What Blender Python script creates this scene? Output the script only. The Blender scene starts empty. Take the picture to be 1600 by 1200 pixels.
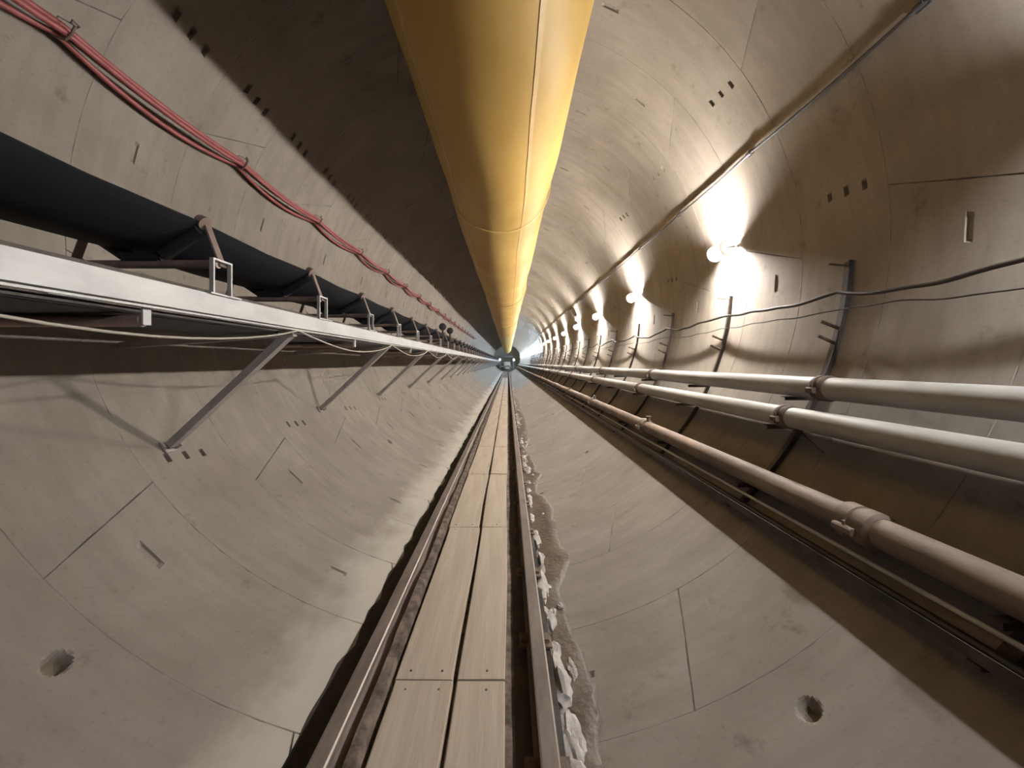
import bpy, math, random
import numpy as np

# ------------------------------------------------------------------ basics
SC = bpy.context.scene
COL = SC.collection
random.seed(7)
RNG = np.random.default_rng(7)
H = 2.47                    # eye height above the invert
CX, CZ, R = -0.267, H + 1.2, 3.67   # tunnel axis and inner radius
RING = 1.0
Y0 = 0.37                   # a ring joint
F = 592.0                   # focal length in pixels of the 1600 px frame
YB, YE = -9.63, 118.37      # tunnel built from here to here
rad = math.radians

ORD = ['first', 'second', 'third', 'fourth', 'fifth', 'sixth', 'seventh', 'eighth', 'ninth', 'tenth',
       'eleventh', 'twelfth', 'thirteenth', 'fourteenth', 'fifteenth', 'sixteenth', 'seventeenth',
       'eighteenth', 'nineteenth', 'twentieth']


def wall(phi, y, off=0.0):
    """point on the lining (angle seen from the tunnel axis, 0 = right, 90 = crown), pulled inwards by off"""
    a = rad(phi)
    return (CX + (R - off) * math.cos(a), y, CZ + (R - off) * math.sin(a))


# ------------------------------------------------------------------ mesh building
class MB:
    def __init__(self):
        self.v, self.f, self.m = [], [], []

    def add(self, verts, faces, mat=0):
        n = len(self.v)
        self.v.extend([tuple(map(float, p)) for p in verts])
        for f in faces:
            self.f.append(tuple(n + i for i in f))
            self.m.append(mat)
        return self

    def prism(self, poly, p0, p1, ax, az, mat=0):
        """extrude a closed 2-D polygon (a, b) from p0 to p1 with the section axes ax, az"""
        p0, p1, ax, az = (np.array(q, float) for q in (p0, p1, ax, az))
        n = len(poly)
        vs = [p0 + a * ax + b * az for a, b in poly] + [p1 + a * ax + b * az for a, b in poly]
        fs = [(i, (i + 1) % n, n + (i + 1) % n, n + i) for i in range(n)]
        fs += [tuple(range(n - 1, -1, -1)), tuple(range(n, 2 * n))]
        return self.add(vs, fs, mat)

    def box(self, c, s, bev=0.0, mat=0):
        hx, hz = s[0] / 2, s[2] / 2
        b = min(bev, hx * .9, hz * .9)
        if b > 0:
            poly = [(-hx + b, -hz), (hx - b, -hz), (hx, -hz + b), (hx, hz - b), (hx - b, hz), (-hx + b, hz), (-hx, hz - b), (-hx, -hz + b)]
        else:
            poly = [(-hx, -hz), (hx, -hz), (hx, hz), (-hx, hz)]
        return self.prism(poly, (c[0], c[1] - s[1] / 2, c[2]), (c[0], c[1] + s[1] / 2, c[2]), (1, 0, 0), (0, 0, 1), mat)

    def bar(self, p0, p1, w, h, side=(0, 1, 0), lshape=0.0, mat=0):
        """bar from p0 to p1; w along side, h across; lshape > 0 makes it an angle section"""
        p0, p1 = np.array(p0, float), np.array(p1, float)
        d = p1 - p0
        d /= np.linalg.norm(d)
        s = np.array(side, float)
        s -= d * s.dot(d)
        s /= np.linalg.norm(s)
        t = np.cross(d, s)
        if lshape:
            e = lshape
            poly = [(-w / 2, -h / 2), (w / 2, -h / 2), (w / 2, -h / 2 + e), (-w / 2 + e, -h / 2 + e), (-w / 2 + e, h / 2), (-w / 2, h / 2)]
        else:
            poly = [(-w / 2, -h / 2), (w / 2, -h / 2), (w / 2, h / 2), (-w / 2, h / 2)]
        return self.prism(poly, p0, p1, s, t, mat)

    def tube(self, pts, r, n=12, cap=True, mat=0):
        pts = np.array(pts, float)
        m = len(pts)
        rr = np.full(m, r) if np.isscalar(r) else np.array(r, float)
        tan = np.gradient(pts, axis=0)
        tan /= np.linalg.norm(tan, axis=1)[:, None]
        up = np.array((0, 0, 1.0)) if abs(tan[0][2]) < .8 else np.array((1.0, 0, 0))
        vs = []
        for i in range(m):
            a = np.cross(tan[i], up)
            a /= np.linalg.norm(a)
            b = np.cross(a, tan[i])
            up = b
            for k in range(n):
                t = 2 * math.pi * k / n
                vs.append(pts[i] + rr[i] * (math.cos(t) * a + math.sin(t) * b))
        fs = [(i * n + k, i * n + (k + 1) % n, (i + 1) * n + (k + 1) % n, (i + 1) * n + k) for i in range(m - 1) for k in range(n)]
        if cap:
            fs += [tuple(range(n - 1, -1, -1)), tuple((m - 1) * n + k for k in range(n))]
        return self.add(vs, fs, mat)

    def build(self, name, mats, parent=None, smooth=35, loc=None):
        me = bpy.data.meshes.new(name)
        me.from_pydata(self.v, [], self.f)
        for m in (mats if isinstance(mats, (list, tuple)) else [mats]):
            me.materials.append(m)
        if any(self.m):
            me.polygons.foreach_set('material_index', self.m)
        import bmesh
        bm = bmesh.new()
        bm.from_mesh(me)
        bmesh.ops.recalc_face_normals(bm, faces=bm.faces)
        bm.to_mesh(me)
        bm.free()
        if smooth:
            me.shade_smooth()
            me.set_sharp_from_angle(angle=rad(smooth))
        me.update()
        o = bpy.data.objects.new(name, me)
        COL.objects.link(o)
        if parent:
            o.parent = parent
        if loc is not None:
            o.location = loc
        return o


def tag(o, label=None, cat=None, group=None, kind=None):
    if label:
        o['label'] = label
    if cat:
        o['category'] = cat
    if group:
        o['group'] = group
    if kind:
        o['kind'] = kind
    return o


def empty(name, loc=(0, 0, 0)):
    o = bpy.data.objects.new(name, None)
    o.empty_display_size = .1
    o.location = loc
    COL.objects.link(o)
    return o


KIDS = {}


def kids(o):
    if o.name not in KIDS:
        KIDS[o.name] = [c for c in bpy.data.objects if c.parent == o]
    return KIDS[o.name]


def copy_tree(o, loc, parent=None):
    c = o.copy()
    COL.objects.link(c)
    if parent is not None:
        c.parent = parent
    if loc is not None:
        c.location = loc
    for ch in kids(o):
        copy_tree(ch, None, c)
    return c


# ------------------------------------------------------------------ materials
def mat(name, col, rough=.6, metal=0.0, col2=None, scale=4.0, detail=5.0, bump=0.0, bscale=40.0, stretch=(1, 1, 1), ramp=(.35, .7), emit=None, spec=None):
    m = bpy.data.materials.new(name)
    m.use_nodes = True
    nt = m.node_tree
    N, L = nt.nodes, nt.links
    p = N['Principled BSDF']
    p.inputs['Roughness'].default_value = rough
    p.inputs['Metallic'].default_value = metal
    if spec is not None:
        p.inputs['Specular IOR Level'].default_value = spec
    p.inputs['Base Color'].default_value = (*col, 1)
    tc = N.new('ShaderNodeTexCoord')
    mp = N.new('ShaderNodeMapping')
    mp.inputs['Scale'].default_value = stretch
    L.new(tc.outputs['Object'], mp.inputs['Vector'])
    if col2:
        nz = N.new('ShaderNodeTexNoise')
        nz.inputs['Scale'].default_value = scale
        nz.inputs['Detail'].default_value = detail
        nz.inputs['Roughness'].default_value = .62
        L.new(mp.outputs[0], nz.inputs['Vector'])
        cr = N.new('ShaderNodeValToRGB')
        cr.color_ramp.elements[0].position, cr.color_ramp.elements[1].position = ramp
        cr.color_ramp.elements[0].color = (*col, 1)
        cr.color_ramp.elements[1].color = (*col2, 1)
        L.new(nz.outputs['Fac'], cr.inputs['Fac'])
        L.new(cr.outputs['Color'], p.inputs['Base Color'])
    if bump:
        nb = N.new('ShaderNodeTexNoise')
        nb.inputs['Scale'].default_value = bscale
        nb.inputs['Detail'].default_value = 4
        L.new(mp.outputs[0], nb.inputs['Vector'])
        b = N.new('ShaderNodeBump')
        b.inputs['Strength'].default_value = bump
        b.inputs['Distance'].default_value = .02
        L.new(nb.outputs['Fac'], b.inputs['Height'])
        L.new(b.outputs['Normal'], p.inputs['Normal'])
    if emit:
        p.inputs['Emission Color'].default_value = (*emit[0], 1)
        p.inputs['Emission Strength'].default_value = emit[1]
    return m


def concrete(name, base, dark, pale_floor=False):
    """cast segment concrete: blotches, streaks round the ring, blemishes, dust lying beside the track"""
    m = bpy.data.materials.new(name)
    m.use_nodes = True
    nt = m.node_tree
    N, L = nt.nodes, nt.links
    p = N['Principled BSDF']
    p.inputs['Roughness'].default_value = .8
    p.inputs['Specular IOR Level'].default_value = .3
    tc = N.new('ShaderNodeTexCoord')

    def noise(scale, detail, st=(1, 1, 1), rough=.6):
        mp = N.new('ShaderNodeMapping')
        mp.inputs['Scale'].default_value = st
        L.new(tc.outputs['Object'], mp.inputs['Vector'])
        z = N.new('ShaderNodeTexNoise')
        z.inputs['Scale'].default_value = scale
        z.inputs['Detail'].default_value = detail
        z.inputs['Roughness'].default_value = rough
        L.new(mp.outputs[0], z.inputs['Vector'])
        return z.outputs['Fac']

    def ramp(fac, a, b, ca, cb):
        r = N.new('ShaderNodeValToRGB')
        r.color_ramp.elements[0].position = a
        r.color_ramp.elements[1].position = b
        r.color_ramp.elements[0].color = (*ca, 1)
        r.color_ramp.elements[1].color = (*cb, 1)
        L.new(fac, r.inputs['Fac'])
        return r.outputs['Color']

    def mix(kind, fac, a, b):
        x = N.new('ShaderNodeMix')
        x.data_type = 'RGBA'
        x.blend_type = kind
        if isinstance(fac, float):
            x.inputs[0].default_value = fac
        else:
            L.new(fac, x.inputs[0])
        L.new(a, x.inputs[6])
        if isinstance(b, tuple):
            x.inputs[7].default_value = (*b, 1)
        else:
            L.new(b, x.inputs[7])
        return x.outputs[2]
    c = ramp(noise(.9, 6), .33, .68, dark, base)
    c = mix('MULTIPLY', .55, c, ramp(noise(1.0, 5, (1.2, 7, 1.2)), .3, .62, (.72, .70, .68), (1, 1, 1)))
    c = mix('MULTIPLY', .8, c, ramp(noise(3.3, 8, (1, 1, 1), .7), .27, .40, (.55, .50, .45), (1, 1, 1)))
    c = mix('MULTIPLY', .5, c, ramp(noise(28, 3), .28, .42, (.72, .70, .66), (1, 1, 1)))
    if pale_floor:
        # cement dust and laitance spread in a band beside the left rail
        sx = N.new('ShaderNodeSeparateXYZ')
        L.new(tc.outputs['Object'], sx.inputs[0])
        ad = N.new('ShaderNodeMath')
        ad.operation = 'MULTIPLY_ADD'
        L.new(noise(1.6, 6, (1, .6, 1)), ad.inputs[0])
        ad.inputs[1].default_value = 1.0
        L.new(sx.outputs['X'], ad.inputs[2])
        f = N.new('ShaderNodeMapRange')
        f.interpolation_type = 'SMOOTHSTEP'
        f.inputs['From Min'].default_value = -1.35
        f.inputs['From Max'].default_value = -.85
        L.new(ad.outputs[0], f.inputs['Value'])
        g = N.new('ShaderNodeMapRange')
        g.interpolation_type = 'SMOOTHSTEP'
        g.inputs['From Min'].default_value = 0.2
        g.inputs['From Max'].default_value = 0.0
        L.new(sx.outputs['X'], g.inputs['Value'])
        mu = N.new('ShaderNodeMath')
        mu.operation = 'MULTIPLY'
        L.new(f.outputs[0], mu.inputs[0])
        L.new(g.outputs[0], mu.inputs[1])
        m2 = N.new('ShaderNodeMath')
        m2.operation = 'MULTIPLY'
        L.new(mu.outputs[0], m2.inputs[0])
        m2.inputs[1].default_value = .9
        c = mix('MIX', m2.outputs[0], c, (.42, .375, .32))
    L.new(c, p.inputs['Base Color'])
    b = N.new('ShaderNodeBump')
    b.inputs['Strength'].default_value = .25
    b.inputs['Distance'].default_value = .01
    L.new(noise(9, 8, (1, 1, 1), .65), b.inputs['Height'])
    L.new(b.outputs['Normal'], p.inputs['Normal'])
    return m


def opal(name):
    m = bpy.data.materials.new(name)
    m.use_nodes = True
    N, L = m.node_tree.nodes, m.node_tree.links
    p = N['Principled BSDF']
    p.inputs['Base Color'].default_value = (.78, .77, .74, 1)
    p.inputs['Roughness'].default_value = .45
    tr = N.new('ShaderNodeBsdfTranslucent')
    tr.inputs['Color'].default_value = (.8, .78, .74, 1)
    mx = N.new('ShaderNodeMixShader')
    mx.inputs[0].default_value = .7
    L.new(p.outputs[0], mx.inputs[1])
    L.new(tr.outputs[0], mx.inputs[2])
    L.new(mx.outputs[0], N['Material Output'].inputs['Surface'])
    return m


WARM, COOL = (1.0, .86, .66), (.80, .90, 1.0)
M = dict(
    concrete=concrete('segment_concrete', (.268, .229, .19), (.208, .174, .140)),
    floor=concrete('invert_concrete', (.258, .223, .189), (.200, .169, .139), True),
    joint=mat('joint_sealant', (.10, .085, .07), .85, col2=(.22, .195, .165), scale=2.5, ramp=(.4, .6)),
    ringjoint=mat('ring_joint_fill', (.19, .16, .13), .85, col2=(.265, .23, .195), scale=1.7, ramp=(.4, .6)),
    pocket=mat('pocket_floor', (.13, .105, .075), .9, col2=(.20, .165, .12), scale=9),  # darker tone on the floors of the deeper pockets
    duct=mat('duct_fabric', (.42, .25, .06), .55, col2=(.50, .325, .10), scale=1.3, bump=.12, bscale=5, stretch=(1, .35, 1), spec=.25),
    duct_band=mat('duct_band', (.46, .28, .08), .45, col2=(.54, .35, .12), scale=4),
    strap=mat('hanger_strap', (.12, .10, .08), .7),
    rubber=mat('belt_rubber', (.012, .013, .017), .55, col2=(.022, .022, .026), scale=6, stretch=(1, .3, 1), bump=.05, bscale=12, spec=.3),
    galv=mat('galvanised_steel', (.34, .33, .32), .5, .3, col2=(.44, .43, .415), scale=5, stretch=(1, .4, 1), bump=.04, bscale=20),
    strut=mat('grey_steel', (.27, .235, .215), .6, .1, col2=(.35, .31, .285), scale=6),
    roller=mat('roller_steel', (.20, .14, .12), .5, .3, col2=(.33, .24, .20), scale=7),
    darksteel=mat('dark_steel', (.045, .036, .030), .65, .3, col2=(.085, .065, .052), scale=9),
    pipe=mat('pipe_white', (.25, .23, .205), .55, 0, col2=(.345, .325, .30), scale=3.5, stretch=(1, .5, 1), bump=.05, bscale=25),
    brownpipe=mat('pipe_rusty', (.115, .078, .055), .65, 0, col2=(.215, .155, .115), scale=4, stretch=(1, .5, 1), bump=.15, bscale=30),
    rust=mat('rust', (.085, .056, .040), .75, .1, col2=(.165, .118, .088), scale=12, bump=.2, bscale=40),
    red=mat('cable_red', (.25, .052, .05), .5, col2=(.32, .085, .08), scale=6),
    black=mat('cable_black', (.028, .022, .018), .65, col2=(.05, .04, .033), scale=8),
    cord=mat('cord_pale', (.42, .37, .31), .7),
    rail=mat('rail_steel', (.11, .085, .07), .7, .1, col2=(.20, .155, .13), scale=7, stretch=(1, .3, 1), bump=.1, bscale=30),
    railtop=mat('rail_running_face', (.40, .34, .29), .5, .3, col2=(.26, .21, .175), scale=3, stretch=(1, .25, 1)),
    plank=mat('plank_timber', (.315, .25, .19), .75, col2=(.425, .345, .27), scale=2.2, detail=8, stretch=(5, .35, 5), bump=.15, bscale=14, ramp=(.3, .72)),
    mud=mat('track_mud', (.055, .038, .028), .85, col2=(.19, .14, .11), scale=7, bump=.6, bscale=14, ramp=(.4, .65)),
    gutter=mat('painted_rail_shade', (.022, .016, .012), .75, col2=(.05, .036, .028), scale=6, bump=.5, bscale=14),  # near-black mud colour that paints in the shadow beside the rails
    wetmud=mat('wet_mud', (.062, .042, .029), .5, col2=(.125, .09, .065), scale=3, bump=.5, bscale=18),
    lump=mat('white_mortar', (.30, .265, .24), .85, col2=(.50, .46, .43), scale=6, bump=.5, bscale=14),
    tube=mat('lamp_tube_warm', (1, 1, 1), .4, emit=((1.0, .965, .905), 2900.0)),
    tube_cool=mat('lamp_tube_cool', (1, 1, 1), .4, emit=((.64, .81, 1.0), 2300.0)),
    plastic=opal('baffle_opal'),  # translucent material of the added lamp baffles
    box=mat('switch_box', (.03, .03, .03), .6),
    paint=mat('stencil_paint', (.17, .155, .14), .8),
    machine=mat('machine_paint', (.62, .58, .52), .5, col2=(.5, .47, .43), scale=2),
    navy=mat('machine_dark', (.16, .165, .17), .5),
    tube_dim=mat('lamp_tube_dim', (1, 1, 1), .4, emit=((.93, .96, 1.0), 1100.0)),  # weaker tubes for the lamps out of frame
    beacon=mat('beacon', (1, 1, 1), .4, emit=((.62, .95, 1.0), 14.0)),
    flood=mat('flood', (1, 1, 1), .4, emit=((1, .97, .9), 20.0)),
)

# ------------------------------------------------------------------ the lining: rings of five skewed segments
# joint angle at the ring's middle, change of angle across the ring
JA = [(3.0, 6.0), (77.0, -6.0), (153.0, -6.5), (221.0, -6.0), (296.0, 6.0)]
JB = [(40.4, -8.0), (113.0, 6.0), (186.0, 6.0), (256.0, -6.0), (330.0, 6.0)]
# pockets: angle, place across the ring, half size round the ring (m), half size along (m), depth, round?
def trip(phi, s, g=1.0):
    return [(phi + .35 * i, s + .19 * i, .048 * g, .026 * g, .05, False) for i in (-1, 0, 1)]
PA = trip(36.5, .40) + trip(110, .45) + trip(143.8, .5, 1.3) + trip(186, .4) + \
    [(-3.2, .42, .12, .028, .018, False), (64.7, .45, .12, .028, .018, False), (227, .56, .13, .03, .018, False), (283, .5, .1, .03, .018, False), (180, .5, .11, .03, .018, False)]
PB = trip(8.0, .40) + trip(73, .45) + trip(143.8, .5, 1.3) + trip(215.5, .46) + \
    [(51, .5, .11, .028, .018, False), (231.8, .76, .07, .07, .07, True), (301.8, .73, .065, .065, .06, True), (246, .55, .10, .03, .018, False), (100, .5, .11, .03, .018, False), (165, .5, .11, .03, .018, False)]
surfaces = {'wall_right': MB(), 'ceiling': MB(), 'wall_left': MB(), 'floor': MB()}


def zone(mid):
    a = mid % 360
    return 'wall_right' if (a < 58 or a > 318) else 'ceiling' if a < 128 else 'wall_left' if a < 222 else 'floor'


def lines(base, extra):
    xs = sorted(set([round(x, 6) for x in list(base) + list(extra) if 0 <= x <= 1]))
    out = [xs[0]]
    for x in xs[1:]:
        if x - out[-1] > 1e-4:
            out.append(x)
    return np.array(out)


def segment(yr, ja, jb, pockets, detail, k):
    (a0, sa), (b0, sb) = ja, jb
    if b0 < a0:
        b0 += 360
    span = b0 - a0
    arc = rad(span) * R
    e = .005                                    # half the ring joint
    ch = .007 / arc                             # half the skewed joint
    ul = [0, ch, 1 - ch, 1] + list(np.linspace(0, 1, 19))
    sl = [0, e / RING, 1 - e / RING, 1, .2, .4, .6, .8]
    mine = []
    if detail:
        for (ph, sc_, hu, hv, dp, rnd) in pockets:
            if rnd and k % 6 != 1:
                continue
            q = ph
            while q < a0 - 10:
                q += 360
            if not (a0 + 2 < q < b0 - 2):
                continue
            lo = a0 + sa * (sc_ - .5)
            hi = b0 + sb * (sc_ - .5)
            u = (q - lo) / (hi - lo)
            if u < .02 or u > .98:
                continue
            du, dv = hu / arc, hv / RING
            mine.append((u, sc_, du, dv, dp, rnd))
            if rnd:
                ul += [u + du * t for t in np.linspace(-1.15, 1.15, 11)]
                sl += [sc_ + dv * t for t in np.linspace(-1.15, 1.15, 11)]
            else:
                k1, k2 = 1.0, .72
                ul += [u - du * k1, u - du * k2, u + du * k2, u + du * k1]
                sl += [sc_ - dv * k1, sc_ - dv * k2, sc_ + dv * k2, sc_ + dv * k1]
    ul, sl = lines(np.array(ul), []), lines(np.array(sl), [])
    U, S = np.meshgrid(ul, sl, indexing='ij')
    D = np.zeros_like(U)
    D[(U < ch * .5) | (U > 1 - ch * .5)] = .009
    D[(S < e * .5) | (S > 1 - e * .5)] = .0035
    for (u, s, du, dv, dp, rnd) in mine:
        if rnd:
            d = np.hypot((U - u) / du, (S - s) / dv)
            D = np.maximum(D, dp * np.clip((1.0 - d) / .45, 0, 1))
        else:
            d = np.maximum(np.abs(U - u) / du, np.abs(S - s) / dv)
            D = np.maximum(D, np.where(d < .8, dp, 0))
    PH = (a0 + sa * (S - .5)) * (1 - U) + (b0 + sb * (S - .5)) * U
    rr = R + D
    X = CX + rr * np.cos(np.radians(PH))
    Z = CZ + rr * np.sin(np.radians(PH))
    Yc = yr + S * RING
    nu, ns = U.shape
    vs = np.stack([X, Yc, Z], -1).reshape(-1, 3)
    # a segment may straddle two named surfaces: share its faces out by angle
    idx = np.arange(nu * ns).reshape(nu, ns)
    by = {}
    for i in range(nu - 1):
        z_ = zone((PH[i, 0] + PH[i + 1, 0]) / 2)
        for j in range(ns - 1):
            dd = (D[i, j], D[i + 1, j], D[i, j + 1], D[i + 1, j + 1])
            border = (i == 0 or i == nu - 2 or j == 0 or j == ns - 2)
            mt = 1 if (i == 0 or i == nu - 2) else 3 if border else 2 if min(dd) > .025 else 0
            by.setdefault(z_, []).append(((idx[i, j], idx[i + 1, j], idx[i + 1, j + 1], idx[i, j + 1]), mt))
    for z_, fl in by.items():
        used = sorted({v for f, _ in fl for v in f})
        rm = {v: k for k, v in enumerate(used)}
        mb = surfaces[z_]
        n = len(mb.v)
        mb.v.extend([tuple(vs[v]) for v in used])
        for f, mt in fl:
            mb.f.append(tuple(n + rm[v] for v in f))
            mb.m.append(mt)


k = 0
for k in range(-10, 118):
    yr = Y0 + k * RING
    A = (k % 2 == 0)
    J, P = (JA, PA) if A else (JB, PB)
    for i in range(5):
        segment(yr, J[i], J[(i + 1) % 5], P, -2 < yr < 42, k)
for nm, mb in surfaces.items():
    me = bpy.data.meshes.new(nm)
    me.from_pydata(mb.v, [], [tuple(reversed(f)) for f in mb.f])
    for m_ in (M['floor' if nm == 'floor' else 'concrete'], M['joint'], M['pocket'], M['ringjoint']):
        me.materials.append(m_)
    me.polygons.foreach_set('material_index', mb.m)
    me.shade_smooth()
    me.set_sharp_from_angle(angle=rad(12))
    me.update()
    o = bpy.data.objects.new(nm, me)
    COL.objects.link(o)
    tag(o, {'wall_right': 'curved grey concrete lining carrying the lamps and pipes', 'wall_left': 'curved grey concrete lining behind the conveyor',
            'ceiling': 'concrete crown of the tunnel above the yellow duct', 'floor': 'curved concrete invert the track lies on'}[nm],
        'tunnel lining', kind='structure')
    surfaces[nm] = o

# faint row of stencilled strokes on the right-hand lining
st = MB()
for i in range(7):
    y = 3.40 + .012 * i
    ph = 25.6 - 1.15 * i
    for j, dy in enumerate((-.035, .03)):
        if i in (2, 5) and j == 1:
            continue
        a, b = wall(ph + .25, y + dy - .028, .002), wall(ph - .25, y + dy + .028, .002)
        st.bar(a, b, .02, .002, side=(0, .6, 1))
o = st.build('stencil_mark', M['paint'], surfaces['wall_right'], smooth=0)

# bulkhead that closes the drive
bk = MB()
n = 64
ring = [(CX + (R + .02) * math.cos(2 * math.pi * t / n), 107.0, CZ + (R + .02) * math.sin(2 * math.pi * t / n)) for t in range(n)]
ring2 = [(x, y + .3, z) for x, y, z in ring]
bk.add(ring + ring2, [tuple(range(n)), tuple(range(2 * n - 1, n - 1, -1))] + [(t, (t + 1) % n, n + (t + 1) % n, n + t) for t in range(n)])
tag(bk.build('wall_back', M['machine'], smooth=0), 'dark bulkhead closing the far end of the tunnel', 'bulkhead', kind='structure')

# ------------------------------------------------------------------ ventilation duct under the crown
DX, DZ, DR = -.17, H + 3.54, .98
duct = tag(empty('ventilation_duct', (DX, 0, DZ)), 'huge yellow fabric ventilation duct hanging under the tunnel crown', 'air duct')
d = MB()
ys = np.arange(YB, 101.6, .25)
na = 72
vs, fs = [], []
for i, y in enumerate(ys):
    sx = .015 * math.sin(y * .41) + .012 * math.sin(y * 1.1 + 1)
    sz = .02 * math.cos(y * .37) - .012 * math.cos(2 * math.pi * (y - 1.0) / 2.5)
    for q in range(na):
        t = 2 * math.pi * q / na
        r = DR * (1 + .006 * math.sin(3 * t + y * .8) + .005 * math.sin(5 * t - y * 1.7) + .004 * math.sin(2 * math.pi * y / 1.25) * math.sin(t))
        r += .05 * max(0, math.sin(t)) ** 12            # drawn up to the suspension line
        vs.append((sx + r * math.cos(t), y, sz + r * math.sin(t)))
fs = [(i * na + q, i * na + (q + 1) % na, (i + 1) * na + (q + 1) % na, (i + 1) * na + q) for i in range(len(ys) - 1) for q in range(na)]
d.add(vs, fs)
d.build('duct_skin', M['duct'], duct, smooth=60)
for y in np.arange(7.4, 100, 10.0):
    b = MB()
    pts = [((DR + .012) * math.cos(t), (DR + .012) * math.sin(t)) for t in np.linspace(0, 2 * math.pi, 73)[:-1]]
    n = len(pts)
    v = []
    for yy, rr in ((y - .05, .995), (y - .04, 1.012), (y + .04, 1.012), (y + .05, .995)):
        sx = .015 * math.sin(yy * .41) + .012 * math.sin(yy * 1.1 + 1)
        sz = .02 * math.cos(yy * .37) - .012 * math.cos(2 * math.pi * (yy - 1.0) / 2.5)
        v += [(sx + a * rr, yy, sz + c * rr) for a, c in pts]
    b.add(v, [(r_ * n + q, r_ * n + (q + 1) % n, (r_ + 1) * n + (q + 1) % n, (r_ + 1) * n + q) for r_ in range(3) for q in range(n)])
    b.build('joint_band', M['duct_band'], duct)
for ang in (224, 296):
    b = MB()
    for i, y in enumerate(ys):
        sx = .015 * math.sin(y * .41) + .012 * math.sin(y * 1.1 + 1)
        sz = .02 * math.cos(y * .37) - .012 * math.cos(2 * math.pi * (y - 1.0) / 2.5)
        for da, lift in ((-1.6, -.004), (-1.4, .007), (1.4, .007), (1.6, -.004)):
            t = rad(ang + da)
            r = DR * (1 + .006 * math.sin(3 * t + y * .8) + .005 * math.sin(5 * t - y * 1.7) + .004 * math.sin(2 * math.pi * y / 1.25) * math.sin(t)) + lift
            b.v.append((sx + r * math.cos(t), y, sz + r * math.sin(t)))
    b.f = [(i * 4 + q, i * 4 + q + 1, (i + 1) * 4 + q + 1, (i + 1) * 4 + q) for i in range(len(ys) - 1) for q in range(3)]
    b.m = [0] * len(b.f)
    b.build('welded_seam', M['duct_band'], duct, smooth=30)
hg = MB().bar((0, 0, 1.02), (CX - DX, 0, CZ + R - DZ + .01), .05, .008)
h0 = hg.build('hanger_strap', M['strap'], duct, smooth=0, loc=(0, 1.0, 0))
for y in np.arange(-6.5, 60, 2.5):
    if abs(y - 1.0) > .1:
        c = h0.copy()
        COL.objects.link(c)
        c.location = (0, y, 0)

# ------------------------------------------------------------------ track
ZH = H - 2.10              # rail head
ZF = ZH - .18              # rail foot


def rail_poly(top_only=False):
    hw, fw = .052, .075
    return [(-fw, 0), (fw, 0), (fw, .015), (.012, .035), (.012, .125), (hw, .14), (hw, .172), (hw - .010, .18), (-hw + .010, .18), (-hw, .172), (-hw, .14), (-.012, .125), (-.012, .035), (-fw, .015)]


def make_rail(x, label):
    t = tag(empty('rail', (x, 0, ZF)), label, 'rail')
    m = MB().prism(rail_poly(), (0, YB, 0), (0, 106.8, 0), (1, 0, 0), (0, 0, 1))
    for i, (f, idx) in enumerate(zip(m.f, m.m)):
        if i in (6, 8):
            m.m[i] = 1
    r = m.build('rail_bar', [M['rail'], M['railtop']], t, smooth=25)
    # sole plates and clips
    for j, y in enumerate(np.arange(1.1, 40, 1.0)):
        pl = MB().box((0, 0, .008), (.26, .16, .016)).box((-.088, 0, .028), (.05, .07, .03), .008).box((.088, 0, .028), (.05, .07, .03), .008)
        if j == 0:
            first = pl.build('rail_clip', M['rust'], t, smooth=0, loc=(0, y, 0))
        else:
            c = first.copy()
            COL.objects.link(c)
            c.location = (0, y, 0)
    return t


make_rail(-1.0, 'rusty rail with shiny edge beside the wide plank row and muddy strip')
make_rail(.225, 'rusty rail between the narrow plank row and the white mortar lumps')

# muddy bed under and between the rails
nx, ny = 56, 500
xs = np.linspace(-1.42, .37, nx)
yy = np.concatenate([np.linspace(YB, 14, 340), np.linspace(14.3, 106.8, ny - 340)])


def vnoise(shape, step, seed):
    g = np.random.default_rng(seed)
    a, b = shape[0] // step[0] + 3, shape[1] // step[1] + 3
    c = g.random((a, b))
    i = np.arange(shape[0]) / step[0]
    j = np.arange(shape[1]) / step[1]
    i0, j0 = i.astype(int), j.astype(int)
    fi, fj = (i - i0)[:, None], (j - j0)[None, :]
    fi, fj = fi * fi * (3 - 2 * fi), fj * fj * (3 - 2 * fj)
    return (c[np.ix_(i0, j0)] * (1 - fi) * (1 - fj) + c[np.ix_(i0 + 1, j0)] * fi * (1 - fj) + c[np.ix_(i0, j0 + 1)] * (1 - fi) * fj + c[np.ix_(i0 + 1, j0 + 1)] * fi * fj)


def field(name, xs, yy, z, m, dark=None):
    X, Y = np.meshgrid(xs, yy, indexing='ij')
    nx, ny = X.shape
    mb = MB()
    idx = np.arange(nx * ny).reshape(nx, ny)
    fs = np.stack([idx[:-1, :-1], idx[1:, :-1], idx[1:, 1:], idx[:-1, 1:]], -1).reshape(-1, 4)
    mb.v = [tuple(p) for p in np.stack([X, Y, z], -1).reshape(-1, 3).tolist()]
    mb.f = [tuple(f) for f in fs.tolist()]
    xc = ((X[:-1, :-1] + X[1:, 1:]) / 2).reshape(-1)
    mb.m = [int(bool(dark and dark(x))) for x in xc]
    return mb.build(name, m, smooth=50)


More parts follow.
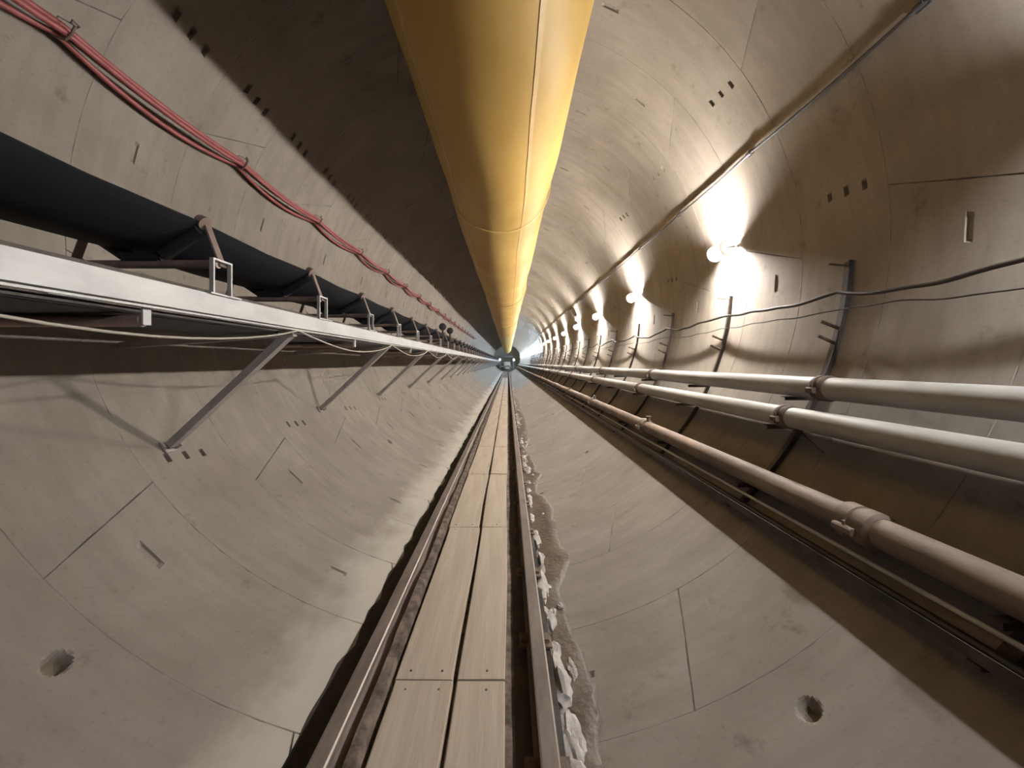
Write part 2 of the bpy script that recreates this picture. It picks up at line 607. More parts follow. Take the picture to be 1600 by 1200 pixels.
nz = .6 * vnoise((nx, ny), (6, 7), 1) + .4 * vnoise((nx, ny), (2, 3), 2)
bz = ZF - .012 + .055 * (nz - .5)
X2 = np.repeat(xs[:, None], ny, 1)
gap = (X2 > -.92) & (X2 < -.825)
bz = np.where(gap, ZH - .085 + .07 * (nz - .5), np.minimum(bz, ZF + .005))
bz = np.where((X2 > -.80) & (X2 < .02), np.minimum(bz, ZH - .19), bz)
ci = CZ - np.sqrt(R * R - (X2 - CX) ** 2)
rag = -1.285 + .07 * (vnoise((nx, ny), (60, 3), 11) - .5)
bz = np.where(X2 < -1.12, ci + np.clip((X2 - rag) * .4, -.03, .014) + .008 * (nz - .5), bz)  # thin sheet on the invert that carries the left rail's painted shadow
bz[-1, :] = H - 2.45
tag(field('track_mud', xs, yy, bz, [M['mud'], M['gutter']], lambda x: x < -1.03 or x > .03), 'brown mud caked between and under the two rails, with near-black painted rail shade', 'mud', kind='stuff')  # second material paints rail shadow outside the left and inside the right rail

# wet mud in the gutter right of the right-hand rail
nx = 30
xs = np.linspace(.33, 1.15, nx)
X2 = np.repeat(xs[:, None], ny, 1)
circ = CZ - np.sqrt(R * R - (X2 - CX) ** 2)
nz = .55 * vnoise((nx, ny), (40, 16), 4) + .3 * vnoise((nx, ny), (12, 6), 5) + .15 * vnoise((nx, ny), (3, 2), 6)
edge = .34 + .46 * nz + .06 * vnoise((nx, ny), (60, 5), 8)
t = np.clip((edge - (X2 - .0)) / .12, -1, 1)
mz = circ + np.where(t > 0, .035 * np.sqrt(np.clip(t, 0, 1)) + .012 * (nz - .5), -.03)
tag(field('wet_mud', xs, yy, mz, M['wetmud']), 'dark wet mud in the gutter between mortar lumps and concrete invert', 'mud', kind='stuff')

# mortar lumps along the right-hand rail
def lump(sx, sy, sz, seed):
    import bmesh
    bm = bmesh.new()
    bmesh.ops.create_icosphere(bm, subdivisions=3, radius=1)
    g = np.random.default_rng(seed)
    w = [(g.normal(size=3) * 2.2, g.random() * 6, .13) for _ in range(6)] + [(g.normal(size=3) * 5.5, g.random() * 6, .055) for _ in range(8)]
    mb = MB()
    for v in bm.verts:
        p = np.array(v.co)
        k_ = 1 + sum(a * math.sin(q.dot(p) + ph) for q, ph, a in w)
        p = p * k_
        p[2] = max(p[2], -.55)
        mb.v.append((p[0] * sx, p[1] * sy, p[2] * sz))
    mb.f = [tuple(v.index for v in f.verts) for f in bm.faces]
    mb.m = [0] * len(mb.f)
    bm.free()
    return mb


spots = [(2.08, .40, .08, .13, .08), (2.38, .385, .085, .19, .075), (2.78, .39, .08, .19, .085), (3.10, .37, .06, .12, .06), (3.48, .36, .07, .15, .08),
         (3.95, .37, .07, .20, .07), (4.50, .365, .075, .22, .08), (5.12, .37, .065, .20, .07), (5.75, .36, .055, .16, .06), (6.5, .37, .06, .2, .06)]
for i, (y, x, sx, sy, sz) in enumerate(spots):
    zf = CZ - math.sqrt(R * R - (x - CX) ** 2)
    o = lump(sx, sy, sz, 20 + i).build('mortar_lump', M['lump'], smooth=30, loc=(x, y, zf + .52 * sz))
    tag(o, f'rough white lump of set mortar beside the rail, {ORD[i]} along from the camera', 'mortar lump', 'mortar lumps beside the rail')
mb = MB()
for i in range(150):
    y = 2 + 30 * random.random() ** 1.4 if i < 60 else 6.9 + 30 * random.random()
    x = .36 + abs(random.gauss(0, .07)) * (1.6 if i < 60 else 1)
    s = random.uniform(.012, .03) if i < 60 else random.uniform(.025, .07)
    l = lump(s, s * random.uniform(1, 2.2), s * .8, 100 + i % 9)
    zf = CZ - math.sqrt(R * R - (x - CX) ** 2)
    mb.add([(a + x, b + y, c + zf + .03 + s * .3) for a, b, c in l.v], l.f)
tag(mb.build('rubble', M['lump'], smooth=30), 'strewn bits of pale mortar rubble along the right rail', 'rubble', kind='stuff')

# walkway planks, two rows between the rails
def plank(w, ln, seed):
    g = np.random.default_rng(seed)
    mb = MB()
    n = 13
    poly = [(-w / 2 + .004, -.06), (w / 2 - .004, -.06), (w / 2, -.055), (w / 2, -.006), (w / 2 - .008, 0), (-w / 2 + .008, 0), (-w / 2, -.006), (-w / 2, -.055)]
    k_ = len(poly)
    ph = g.random() * 6
    for i in range(n):
        s = i / (n - 1)
        dx = .006 * math.sin(3.1 * s + ph)
        dz = .004 * math.sin(2.2 * s + ph)
        for a, b in poly:
            ww = 1 + .012 * math.sin(7 * s + ph * 2) * (1 if a > 0 else -.5)
            mb.v.append((a * ww + dx, -ln / 2 + ln * s, b + dz))
    for i in range(n - 1):
        for q in range(k_):
            mb.f.append((i * k_ + q, i * k_ + (q + 1) % k_, (i + 1) * k_ + (q + 1) % k_, (i + 1) * k_ + q))
    mb.f += [tuple(range(k_)), tuple((n - 1) * k_ + q for q in reversed(range(k_)))]
    mb.m = [0] * len(mb.f)
    return mb


PL = 2.45
rows = [('wide', 'muddy strip', -.587, .402), ('narrow', 'shaded rail', -.183, .335)]
for wname, where, x, w in rows:
    for i in range(24):
        yc = 2.64 - PL / 2 + PL * (i - 1) + PL   # joints at 2.64 + 2.45 k
        yc -= PL
        ln = PL - (.018 if i != 3 else .03)
        t = empty('walkway_plank', (x + random.uniform(-.006, .006), yc, ZH - .108))
        t.rotation_euler = (0, random.uniform(-.006, .006), random.uniform(-.003, .003))
        plank(w, ln, i * 2 + (w > .38)).build('board', M['plank'], t, smooth=25)
        if i < 12:
            for sy in (-1, 1):
                for sx in ((-.28, .28) if w > .38 else (.1,)):
                    nb = MB()
                    yn = sy * (ln / 2 - .07)
                    nb.tube([(sx * w, yn, -.002), (sx * w, yn, .0045)], [.009, .007], 10)
                    nb.build('nail_head', M['rust'], t)
        seen = i - 1
        if i == 0:
            lab = f'{wname} pale timber walkway plank beside the {where}, under the camera'
        elif seen < 12:
            lab = f'{wname} pale walkway plank beside the {where}, {ORD[seen - 1]} in its row from the camera' if seen > 0 else f'{wname} pale timber walkway plank beside the {where}, cut by the bottom frame edge'
        else:
            lab = f'tiny far {wname} timber walkway plank beyond the twelfth beside the {where}'
        tag(t, lab, 'plank', f'{wname} row of walkway planks')

# ------------------------------------------------------------------ conveyor on the left
conv = tag(empty('belt_conveyor', (-2.08, 0, H)), 'long black belt conveyor on silver stringers and slanted struts along the tunnel wall', 'conveyor')
OX = -2.08


def cv(x, z):
    """camera-relative x, z -> conveyor coordinates"""
    return (x - OX, z)


def sheet(prof, y0, y1, th, step=None):
    """thin strip with the given open profile, extruded along the tunnel"""
    pr = np.array(prof, float)
    tan = np.gradient(pr, axis=0)
    nrm = np.stack([-tan[:, 1], tan[:, 0]], 1)
    nrm /= np.linalg.norm(nrm, axis=1)[:, None]
    poly = [tuple(p) for p in pr] + [tuple(p) for p in (pr + nrm * th)[::-1]]
    mb = MB()
    n = len(poly)
    yl = [y0, y1] if not step else list(np.arange(y0, y1 + .01, step))
    for i, y in enumerate(yl):
        sag = 0 if not step else -.02 * (1 - math.cos(2 * math.pi * (y - 2.75) / 1.5)) / 2
        mb.v += [(a, y, b + sag) for a, b in poly]
    for i in range(len(yl) - 1):
        for q in range(n):
            mb.f.append((i * n + q, i * n + (q + 1) % n, (i + 1) * n + (q + 1) % n, (i + 1) * n + q))
    mb.m = [0] * len(mb.f)
    return mb


near, far_, zc, ze = -2.21, -3.20, .82, 1.0
prof = [cv(near, ze + .01), cv(-2.30, .94), cv(-2.42, .88), cv(-2.50, .845), cv(-2.58, .825), cv(-2.72, .82), cv(-2.86, .825), cv(-2.93, .845), cv(-3.0, .88), cv(-3.12, .94), cv(far_, ze + .01)]
sheet(prof, YB, 101, -.016, .375).build('carrying_belt', M['rubber'], conv, smooth=40)
sheet([cv(-2.22, .305), cv(-2.4, .30), cv(-2.7, .298), cv(-3.0, .30), cv(-3.16, .305)], YB, 101, .016).build('return_belt', M['rubber'], conv, smooth=40)
# stringers: channel sections
chan = [(0, -.07), (.055, -.07), (.055, -.062), (.008, -.062), (.008, .062), (.055, .062), (.055, .07), (0, .07)]
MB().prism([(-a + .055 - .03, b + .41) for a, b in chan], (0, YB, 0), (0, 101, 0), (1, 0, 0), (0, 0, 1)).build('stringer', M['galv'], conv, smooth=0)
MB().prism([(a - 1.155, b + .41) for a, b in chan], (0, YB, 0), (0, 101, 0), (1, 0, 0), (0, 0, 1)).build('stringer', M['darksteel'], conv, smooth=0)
MB().prism([(-.155, .47), (-.125, .47), (-.125, .535), (-.132, .535), (-.132, .478), (-.155, .478)], (0, YB, 0), (0, 101, 0), (1, 0, 0), (0, 0, 1)).build('angle_bar', M['darksteel'], conv, smooth=0)
# a lower lip bar below the near stringer
MB().prism([(-.005, .318), (.02, .318), (.02, .330), (-.005, .330)], (0, YB, 0), (0, 101, 0), (1, 0, 0), (0, 0, 1)).build('edge_strip', M['galv'], conv, smooth=0)

# one idler set: cross tube, end brackets, three rollers
ids = []
idl = empty('idler_set', (0, 2.75, 0))
idl.parent = conv
MB().tube([(-.02, 0, .715), (-1.10, 0, .715)], .030, 14).build('cross_tube', M['roller'], idl)
for s, xb in ((1, 0.0), (-1, -1.12)):
    g = MB()
    for yy_ in (-.085, .085):
        g.bar((xb, yy_, .475), (xb, yy_, .735), .014, .03)
    g.bar((xb, -.092, .735), (xb, .092, .735), .03, .014, side=(1, 0, 0))
    g.box((xb, 0, .484), (.09, .30, .012))
    g.build('end_bracket', M['galv'], idl, smooth=0)
    w = MB()
    w.bar((xb - s * .01, .03, .70), (xb - s * .14, .03, 1.05), .06, .012, side=(0, 1, 0))
    w.tube([(xb - s * .115, .0, 1.01), (xb - s * .165, .0, 1.045)], [.05, .036], 12)
    w.build('wing_arm', M['roller'], idl)
    x1, z1, x2, z2 = xb - s * .15, .965, xb - s * .42, .80
    rl = MB()
    rl.tube([(x1, 0, z1 + .0), (x2, 0, z2 - .015)], .046, 16)
    rl.build('wing_roller', M['rubber'], idl)
    MB().bar((x2, 0, .70), (x2, 0, z2 + .01), .05, .012).build('roller_post', M['darksteel'], idl, smooth=0)
MB().tube([(-.44, 0, .762), (-.68, 0, .762)], .040, 16).build('centre_roller', M['rubber'], idl)
ys_id = [2.75 + 1.5 * i for i in range(-4, 50)]
for y in ys_id:
    if abs(y - 2.75) > .1:
        copy_tree(idl, (0, y, 0), conv)
# return rollers hung under the stringers
rr_ = empty('return_roller', (0, 2.2, 0))
rr_.parent = conv
MB().tube([(-.04, 0, .245), (-1.10, 0, .245)], .036, 14).build('roller_tube', M['roller'], rr_)
for xb in (-.02, -1.125):
    MB().bar((xb, 0, .22), (xb, 0, .345), .05, .012).build('roller_hanger', M['galv'], rr_, smooth=0)
for i in range(-2, 20):
    if i:
        copy_tree(rr_, (0, 2.2 + 3.0 * i, 0), conv)
# slanted struts from the wall and the arms that carry the stringers
su = empty('support_frame', (0, 3.7, 0))
su.parent = conv
foot = wall(213.5, 0, .05)
fx, fz = foot[0] - OX, foot[2] - H
MB().bar((fx, 0, fz), (-.03, 0, .30), .085, .07, side=(0, 1, 0), lshape=.010).build('strut', M['strut'], su, smooth=0)
armw = CX - math.sqrt(R * R - (.31 - 1.2) ** 2) - OX
MB().bar((armw + .06, 0, .17), (.0, 0, .17 + .12), .07, .06, side=(0, 1, 0), lshape=.010).build('arm', M['strut'], su, smooth=0)
ft = MB()
a0_ = rad(213.5)
nrm = np.array((-math.cos(a0_), 0, -math.sin(a0_)))
tg = np.array((-math.sin(a0_), 0, math.cos(a0_)))
pf = np.array((CX - OX + (R - .008) * math.cos(a0_), 0, CZ - H + (R - .008) * math.sin(a0_)))
ft.prism([(-.06, -.06), (.06, -.06), (.06, .06), (-.06, .06)], pf, pf + nrm * .014, tg, (0, 1, 0))
ft.prism([(-.05, -.006), (.05, -.006), (.05, .006), (-.05, .006)], pf + np.array((0, .05, 0)), pf + nrm * .09 + np.array((0, .05, 0)), tg, (0, 1, 0))
ft.build('foot_plate', M['strut'], su, smooth=0)
for i in range(-3, 32):
    if i:
        copy_tree(su, (0, 3.7 + 3.0 * i, 0), conv)

# pull cord looping below the near stringer
pts = []
for i in range(-2, 16):
    ya, yb = 3.7 + 3 * i, 3.7 + 3 * (i + 1)
    for s in np.linspace(0, 1, 13)[:-1]:
        sag = .16 * 4 * s * (1 - s)
        pts.append((-2.045 + .015 * math.sin(9 * s), ya + (yb - ya) * s, H + .315 - sag))
tag(MB().tube(pts, .008, 8).build('pull_cord', M['cord'], smooth=60), 'thin pale pull cord looping below the silver conveyor stringer', 'cord')

# two guide wheels standing on the far conveyor
for i, y in enumerate((12.0, 13.5)):
    t = empty('guide_wheel', (-2.06, y, H + .481))
    MB().bar((0, 0, 0), (0, 0, .58), .05, .05).build('post', M['darksteel'], t, smooth=0)
    w = MB()
    w.tube([(0, -.05, .66), (0, -.035, .66), (0, .035, .66), (0, .05, .66)], [.09, .115, .115, .09], 20)
    w.build('wheel', M['box'], t)
    tag(t, ('dark wheel on a post above the distant conveyor, nearer and taller looking of two', 'dark wheel on a post above the distant conveyor, farther and smaller looking of two')[i], 'guide wheel', 'wheels above the conveyor')

# ------------------------------------------------------------------ red cables and their hooks on the left wall
HK = [3.0 + 2.0 * i for i in range(-5, 20)]
def phi_for(cam_deg, off):
    """lining angle whose point, pulled in by off, is seen cam_deg above the horizon on the left"""
    for ph in np.arange(100, 220, .02):
        x, _, z = wall(ph, 0, off)
        if math.degrees(math.atan2(z - H, -x)) < cam_deg:
            return float(ph)


PHC = phi_for(37.2, .1)      # red cables run along this line of the lining


def strand(phi, off, sag, jit, seed):
    g = random.Random(seed)
    pts = []
    for i in range(len(HK) - 1):
        k1 = sag * g.uniform(.75, 1.25)
        for s in np.linspace(0, 1, 15)[:-1]:
            y = HK[i] + (HK[i + 1] - HK[i]) * s
            dph = math.degrees(k1 * 4 * s * (1 - s) / R)
            o_ = off + jit * math.sin(math.pi * s)
            pts.append(wall(phi + dph, y, o_))
    return pts


cabs = [(0.0, .085, .045, .0, 'upper thick red power cable hung in loops along the concrete wall', .024),
        (.75, .150, .055, .02, 'middle thick red power cable of the bundle looped along the concrete wall', .024),
        (1.3, .075, .105, -.01, 'lowest and slackest red power cable of the bundle looped along the wall', .022)]
for i, (dp, off, sag, jit, lab, r) in enumerate(cabs):
    tag(MB().tube(strand(PHC + dp, off, sag, jit, i), r, 12).build('red_cable', M['red'], smooth=60), lab, 'cable', 'red power cables')
hk = empty('cable_hook', (0, 0, 0))
m = MB()
pa = np.array(wall(PHC + 1.6, 0, -.005))
m.tube([wall(PHC + 1.6, 0, .006), wall(PHC + 1.7, 0, .08), wall(PHC + 1.55, 0, .16), wall(PHC + .7, 0, .185), wall(PHC - .6, 0, .19)], .010, 8)
m.build('hook_arm', M['rust'], hk)
m = MB()
m.tube([wall(PHC - .7, .0, .15), wall(PHC - 1.1, .0, .15), wall(PHC - 1.1, .07, .12), wall(PHC - .7, .07, .10)], .008, 8)
m.tube([wall(PHC + 1.2, -.02, .05), wall(PHC - .7, -.02, .06), wall(PHC - .7, .02, .15), wall(PHC + 1.2, .02, .16)], .006, 6)
m.build('tie_wire', M['rust'], hk)
hi = 0
for i, y in enumerate(HK):
    o = hk if i == 0 else copy_tree(hk, (0, 0, 0))
    o.location = (0, y, 0)
    vis = i - 5
    if vis < 0:
        lab, gr = 'rusty cable hook on the wall beside the camera holding red cables', 'cable hooks'
    elif vis < 10:
        lab = f'rusty hook holding the red cables to the wall, {ORD[vis]} one from the camera'
    else:
        lab = 'tiny far rusty hook holding the red cables, beyond the tenth'
    tag(o, lab, 'hook', 'cable hooks on the conveyor side')

# ------------------------------------------------------------------ lamps on the right-hand wall
def make_lamp(tm):
    t = empty('tunnel_lamp', wall(8.0, 0))
    wx, wz = wall(8.0, 0)[0], wall(8.0, 0)[2]
    inn = np.array((-math.cos(rad(8)), 0, -math.sin(rad(8))))
    tg_ = np.array((-math.sin(rad(8)), 0, math.cos(rad(8))))
    def q(i, y, a=0.0):
        return inn * i + np.array((0, y, 0)) + tg_ * a
    tb = MB().tube([q(.15, -.125), q(.15, -.12), q(.15, .12), q(.15, .125)], [.042, .048, .048, .042], 18)
    tb.build('light_tube', tm, t, smooth=40)
    for s in (-1, 1):  # added discs, shaped to cut the lamp's light into bands
        ck = MB()
        ck.tube([q(.15, s * .155), q(.15, s * .160), q(.15, s * .172), q(.15, s * .178)], [.112, .120, .120, .102], 28)
        ck.build('added_baffle', M['plastic'], t, smooth=40)
    bp_ = MB()
    bp_.bar(q(.014, -.20), q(.014, .20), .05, .014, side=tuple(tg_))
    bp_.bar(q(.02, -.19), q(.17, -.19), .03, .012)
    bp_.bar(q(.02, .19), q(.17, .19), .03, .012)
    bp_.bar(q(.15, -.16), q(.15, -.124), .03, .03)
    bp_.bar(q(.15, .16), q(.15, .124), .03, .03)
    bp_.build('back_plate', M['galv'], t, smooth=0)
    cg = MB()
    for a in (30, 90, 150, 210, 270, 330):
        da, di = .095 * math.cos(rad(a)), .095 * math.sin(rad(a))
        cg.tube([q(.15 + di, -.158, da), q(.15 + di, .158, da)], .003, 6)
    cg.build('wire_guard', M['galv'], t, smooth=40)
    cn = MB()
    cn.tube([q(.04, .16), q(.04, .24), q(.03, .30)], .011, 8)
    cn.build('cable_gland', M['box'], t, smooth=40)
    return t


LY = [5.73 + 4.0 * i for i in range(8)]
lw = make_lamp(M['tube'])
wloc = lw.location.copy()
for i, y in enumerate(LY):
    o = lw if i == 0 else copy_tree(lw, (0, 0, 0))
    o.location = (wloc.x, y, wloc.z)
    tag(o, f'glowing warm white tube lamp on the concrete wall, {ORD[i]} from the camera', 'lamp', 'tunnel wall lamps')
ld = make_lamp(M['tube_dim'])
for i, y in enumerate((1.73, -2.27, -6.27)):
    o = ld if i == 0 else copy_tree(ld, (0, 0, 0))
    o.location = (wloc.x, y, wloc.z)
    tag(o, 'warm white tube lamp on the wall behind the camera', 'lamp', 'lamps behind the camera')
lc = make_lamp(M['tube_cool'])
for i in range(26):
    y = 37.7 + 2.5 * i
    o = lc if i == 0 else copy_tree(lc, (0, 0, 0))
    o.location = (wloc.x, y, wloc.z)
    tag(o, 'bluish white tube lamp far off, merging with its neighbours into one bright line', 'lamp', 'far cool white lamps')

# small dark junction box above the fourth lamp
jb = empty('junction_box', wall(14.5, 17.9))
c_ = wall(14.5, 0)
inn = np.array((-math.cos(rad(14.5)), 0, -math.sin(rad(14.5))))
tg_ = np.array((-math.sin(rad(14.5)), 0, math.cos(rad(14.5))))
MB().prism([(-.10, -.14), (.10, -.14), (.10, .14), (-.10, .14)], inn * .006, inn * .13, tg_, (0, 1, 0)).build('box_body', M['box'], jb, smooth=0)
MB().prism([(-.11, -.15), (.11, -.15), (.11, .15), (-.11, .15)], inn * .13, inn * .145, tg_, (0, 1, 0)).build('box_lid', M['box'], jb, smooth=0)
tag(jb, 'small black junction box on the wall just above the fourth lamp', 'junction box')

# ------------------------------------------------------------------ taut cable high on the right-hand wall
PHT = 26.5
# camera direction 41 degrees up
pt = None
for ph in np.arange(10, 60, .05):
    x, _, z = wall(ph, 0, .05)
    if (z - H) / x > math.tan(rad(41.0)):
        PHT = float(ph)
        break
CL = [2.82 + 2.0 * i for i in range(-6, 20)]
pts = []
for i in range(len(CL) - 1):
    for s in np.linspace(0, 1, 7)[:-1]:
        pts.append(wall(PHT - math.degrees(.02 * 4 * s * (1 - s) / R), CL[i] + 2.0 * s, .032))
tag(MB().tube(pts, .0145, 10).build('lamp_cable', M['black'], smooth=60), 'taut dark cable clipped high along the wall above the lamps', 'cable')
cl = empty('cable_clip', (0, 0, 0))
inn = np.array((-math.cos(rad(PHT)), 0, -math.sin(rad(PHT))))
tg_ = np.array((-math.sin(rad(PHT)), 0, math.cos(rad(PHT))))
p0 = np.array(wall(PHT, 0))
MB().prism([(-.03, -.05), (.03, -.05), (.03, .05), (-.03, .05)], p0 + inn * .004, p0 + inn * .014, tg_, (0, 1, 0)).build('clip_base', M['box'], cl, smooth=0)
MB().tube([p0 + inn * .032 + np.array((0, -.035, 0)), p0 + inn * .032 + np.array((0, .035, 0))], .024, 12).build('clip_ring', M['box'], cl)
for i, y in enumerate(CL):
    o = cl if i == 0 else copy_tree(cl, (0, 0, 0))
    o.location = (0, y, 0)
    vis = i - 6
    lab = 'dark cable clip on the lining overhead behind the frame edge' if vis < 0 else \
        f'small dark clip on the taut upper cable, {ORD[vis]} from the camera' if vis < 7 else 'tiny far clip on the taut upper cable, beyond the seventh'
    tag(o, lab, 'clip', 'clips of the taut upper cable')

# ------------------------------------------------------------------ pipes on the right-hand wall
def pipe(name, x, z, r, m, label, cat, cy, step, cm, cr, cl_):
    t = tag(empty(name, (x, 0, H + z)), label, cat)
    n = 24
    MB().tube([(0, YB, 0), (0, 101, 0)], r, n).build('pipe_barrel', m, t, smooth=60)
    first = None
    y = cy - step * 3
    while y < 46:
        if first is None:
            c = MB()
            c.tube([(0, -cl_ / 2, 0), (0, -cl_ / 2 + .02, 0), (0, -.02, 0), (0, -.015, 0), (0, .015, 0), (0, .02, 0), (0, cl_ / 2 - .02, 0), (0, cl_ / 2, 0)],
                   [r + .004, cr, cr, cr - .01, cr - .01, cr, cr, r + .004], n)
            for s in (-1, 1):
                c.box((s * (cr + .012), 0, -.015), (.05, cl_ * .55, .05), .01)
                c.tube([(s * (cr + .014), 0, -.06), (s * (cr + .014), 0, .04)], .010, 8)
            first = c.build('coupling', cm, t, smooth=40, loc=(0, y, 0))
        else:
            c = first.copy()
            COL.objects.link(c)
            c.location = (0, y, 0)
        y += step
    return t


UP, LP, BP = (2.85, -.23, .100), (2.67, -.515, .098), (2.38, -1.09, .098)
pipe('water_pipe', *UP, M['pipe'], 'white service pipe, upper of the two white pipes on the wall brackets', 'pipe', 3.40, 4.0, M['rust'], .116, .14)
pipe('water_pipe', *LP, M['pipe'], 'white service pipe, lower of the two white pipes on the wall brackets', 'pipe', 3.61, 4.0, M['rust'], .113, .14)
bp = pipe('slurry_pipe', *BP, M['brownpipe'], 'rusty brown pipe with thick couplings below the two white pipes', 'pipe', 2.53, 4.0, M['brownpipe'], .125, .26)
for i, y in enumerate((6.53, 10.53, 14.53)):
    MB().tube([(.0, y - .12, .08), (.0, y - .12, .17), (.0, y - .12, .19)], [.03, .03, .045], 12).build('valve_stub', M['brownpipe'], bp)
tag(MB().tube([(2.28, YB, H - 1.262), (2.28, 100, H - 1.255)], .015, 12).build('conduit', M['galv'], smooth=60), 'thin grey conduit running just below the brown pipe', 'conduit')
t = tag(empty('cable_tray', (2.215, 0, H - 1.36)), 'dark steel cable tray low on the shaded wall under the brown pipe', 'cable tray')
MB().prism([(-.045, -.032), (.045, -.032), (.045, .03), (.040, .03), (.040, -.027), (-.040, -.027), (-.040, .03), (-.045, .03)], (0, YB, 0), (0, 100, 0), (1, 0, 0), (0, 0, 1)).build('tray_channel', M['darksteel'], t, smooth=0)
for i, (dx, dz) in enumerate(((-.0195, -.008), (.0195, -.008), (0, .0235))):
    tag(MB().tube([(2.215 + dx, y, H - 1.36 + dz) for y in np.arange(YB, 60, .6)], .018, 10).build('tray_cable', M['black'], smooth=60),
        ('black cable lying in the dark tray on its outer side', 'black cable lying in the dark tray on its wall side', 'black cable lying on top of two others in the tray')[i], 'cable', 'cables in the tray')

# ------------------------------------------------------------------ bracket posts that carry the pipes
def make_post():
    t = empty('bracket_post', (0, 0, 0))
    up = MB()
    phs = np.linspace(-3.0, -46.0, 18)
    for i in range(len(phs) - 1):
        pass
    # angle section swept round the lining
    prof = [(-.05, .006), (.05, .006), (.05, .016), (-.038, .016), (-.038, .05), (-.05, .05)]
    n = len(prof)
    for ph in phs:
        for a, b in prof:
            up.v.append(wall(ph, a, b))
    for i in range(len(phs) - 1):
        for q in range(n):
            up.f.append((i * n + q, i * n + (q + 1) % n, (i + 1) * n + (q + 1) % n, (i + 1) * n + q))
    up.f += [tuple(range(n)), tuple((len(phs) - 1) * n + q for q in reversed(range(n)))]
    up.m = [0] * len(up.f)
    up.build('upright', M['darksteel'], t, smooth=20)
    for (x, z, r) in (UP, LP, BP):
        zz = z - r - .02
        wx = CX + math.sqrt(R * R - (zz - 1.2) ** 2)
        m = MB()
        m.bar((wx - .035, 0, H + zz), (x - r - .02, 0, H + zz), .06, .036, lshape=.008)
        m.build('arm', M['darksteel'], t, smooth=0)
    zz = -1.405
    wx = CX + math.sqrt(R * R - (zz - 1.2) ** 2)
    MB().bar((wx - .035, 0, H + zz), (2.16, 0, H + zz), .06, .02).build('arm', M['darksteel'], t, smooth=0)
    for ph, ln in ((-3.7, .21), (-13.6, .20), (-16.0, .19)):
        a, b = wall(ph, 0, .012), wall(ph, 0, ln)
        b2 = (b[0] - .0, b[1], b[2] + (.03 if ph < -10 else .004))
        MB().tube([a, ((a[0] + b2[0]) / 2, 0, (a[2] + b2[2]) / 2), b2], .010 if ph > -10 else .017, 8).build('stud', M['rust'], t)
    return t


PY = [3.76 + 2.0 * i for i in range(-3, 26)]
po = make_post()
for i, y in enumerate(PY):
    o = po if i == 0 else copy_tree(po, (0, 0, 0))
    o.location = (0, y, 0)
    vis = i - 3
    lab = 'dark steel pipe bracket post on the wall beside the camera' if vis < 0 else \
        f'dark steel bracket post carrying the pipes, {ORD[vis]} along from the camera' if vis < 10 else \
        'tiny far dark bracket post carrying the pipes, beyond the tenth'
    tag(o, lab, 'bracket', 'pipe bracket posts')

# cable hung on the posts, and the thin wire below it
def along(phi, off, sag, seed, up=0):
    g = random.Random(seed)
    pts = []
    for i in range(len(PY) - 1):
        k1 = sag * g.uniform(.6, 1.3)
        k2 = g.uniform(-.35, .35)
        for s in np.linspace(0, 1, 25)[:-1]:
            w_ = 4 * s * (1 - s)
            k1w = .012 * math.sin(9.3 * s + i * 2.1) * math.sin(math.pi * s) + .007 * math.sin(23 * s + i)* math.sin(math.pi * s)
            pts.append(wall(phi - math.degrees((k1 * (w_ + k2 * math.sin(2 * math.pi * s)) + k1w) / R), PY[i] + 2.0 * s, off + .05 * w_))
    return pts


tag(MB().tube(along(-8.0, .10, .10, 3), .018, 10).build('hung_cable', M['black'], smooth=60), 'wavy black cable draped across the bracket posts below the lamps', 'cable')
tag(MB().tube(along(-10.9, .085, .05, 5), .006, 8).build('thin_wire', M['black'], smooth=60), 'thin wire strung across the bracket posts under the wavy cable', 'wire')

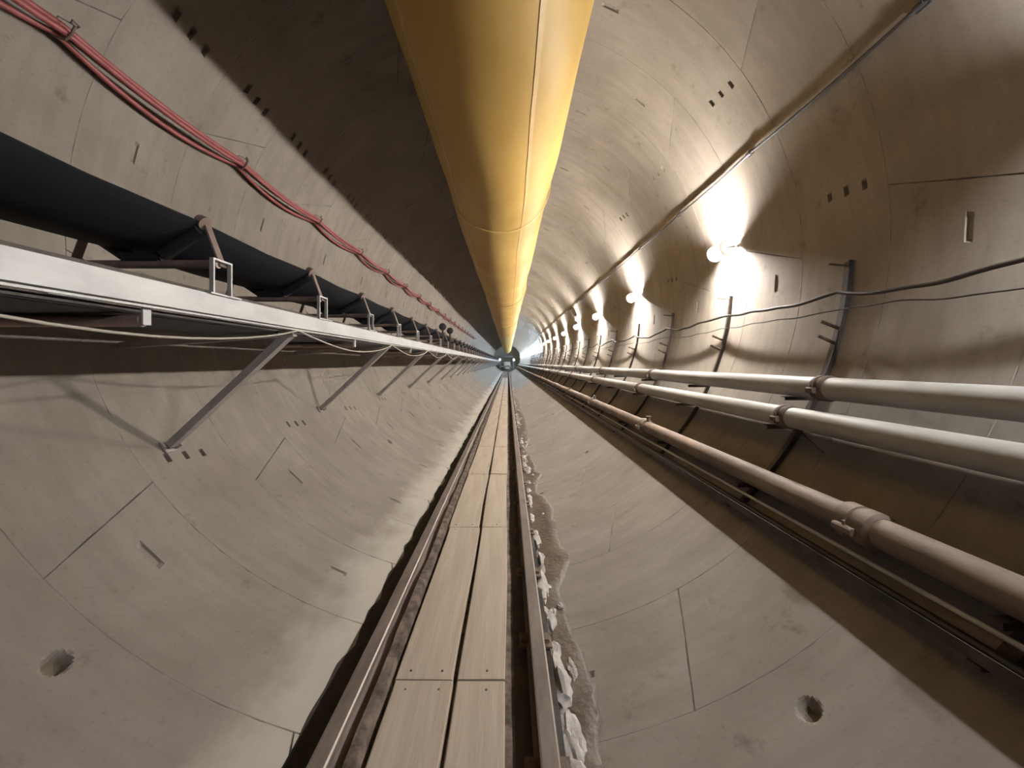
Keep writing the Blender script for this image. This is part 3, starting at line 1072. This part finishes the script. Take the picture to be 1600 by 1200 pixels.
# ------------------------------------------------------------------ trailing gear of the boring machine at the far end
g = tag(empty('backup_gantry', (CX, 103, ZH)), 'distant machine gantry with two lights closing off the tunnel', 'gantry')
for s in (-1, 1):
    MB().box((s * 1.75, 0, 2.1), (.28, .4, 3.6), .03).build('leg', M['navy'], g, smooth=0)
MB().box((0, 0, 3.8), (3.8, .4, .3), .03).build('cross_beam', M['navy'], g, smooth=0)
MB().box((0, .6, 1.15), (3.6, .9, .18), .03).build('deck', M['machine'], g, smooth=0)
m = MB().box((.1, .5, 1.85), (1.7, 1.4, 1.1), .12)
m.box((.1, .2, .75), (1.2, .9, .5), .08)
m.build('machine_body', M['machine'], g, smooth=0)
for s, mt in ((-1, 'beacon'), (1, 'flood')):
    MB().tube([(s * 1.9, -.32, 3.0 if s < 0 else 2.9), (s * 1.9, -.2, 3.0 if s < 0 else 2.9)], [.24, .20], 14).build('floodlight', M[mt], g)
    MB().box((s * 1.9, -.1, 3.0 if s < 0 else 2.9), (.3, .2, .3), .03).build('light_housing', M['navy'], g, smooth=0)
for s in (-1, 1):
    MB().tube([(s * .61, .2 - .06, .28), (s * .61, .2 + .06, .28)], .28, 18).build('wheel', M['navy'], g)

# ------------------------------------------------------------------ camera, world, view
cam = bpy.data.objects.new('camera', bpy.data.cameras.new('camera'))
COL.objects.link(cam)
cam.location = (0, 0, H)
cam.rotation_euler = (rad(90), 0, 0)
cd = cam.data
cd.sensor_fit = 'HORIZONTAL'
cd.sensor_width = 36
cd.lens = F / 1600 * 36
cd.shift_x = (800 - 793.5) / 1600
cd.shift_y = -(600 - 567) / 1600
cd.clip_start, cd.clip_end = .02, 400
SC.camera = cam
w = bpy.data.worlds.new('world')
SC.world = w
w.use_nodes = True
w.node_tree.nodes['Background'].inputs[0].default_value = (.6, .65, .75, 1)
w.node_tree.nodes['Background'].inputs[1].default_value = .02
SC.view_settings.view_transform = 'Standard'
SC.view_settings.look = 'None'
SC.view_settings.gamma = 1
SC.view_settings.use_curve_mapping = False
SC.view_settings.exposure = 0.2
SC.cycles.max_bounces = 10
SC.cycles.diffuse_bounces = 2
SC.cycles.use_denoising = True
SC.cycles.sample_clamp_indirect = 8
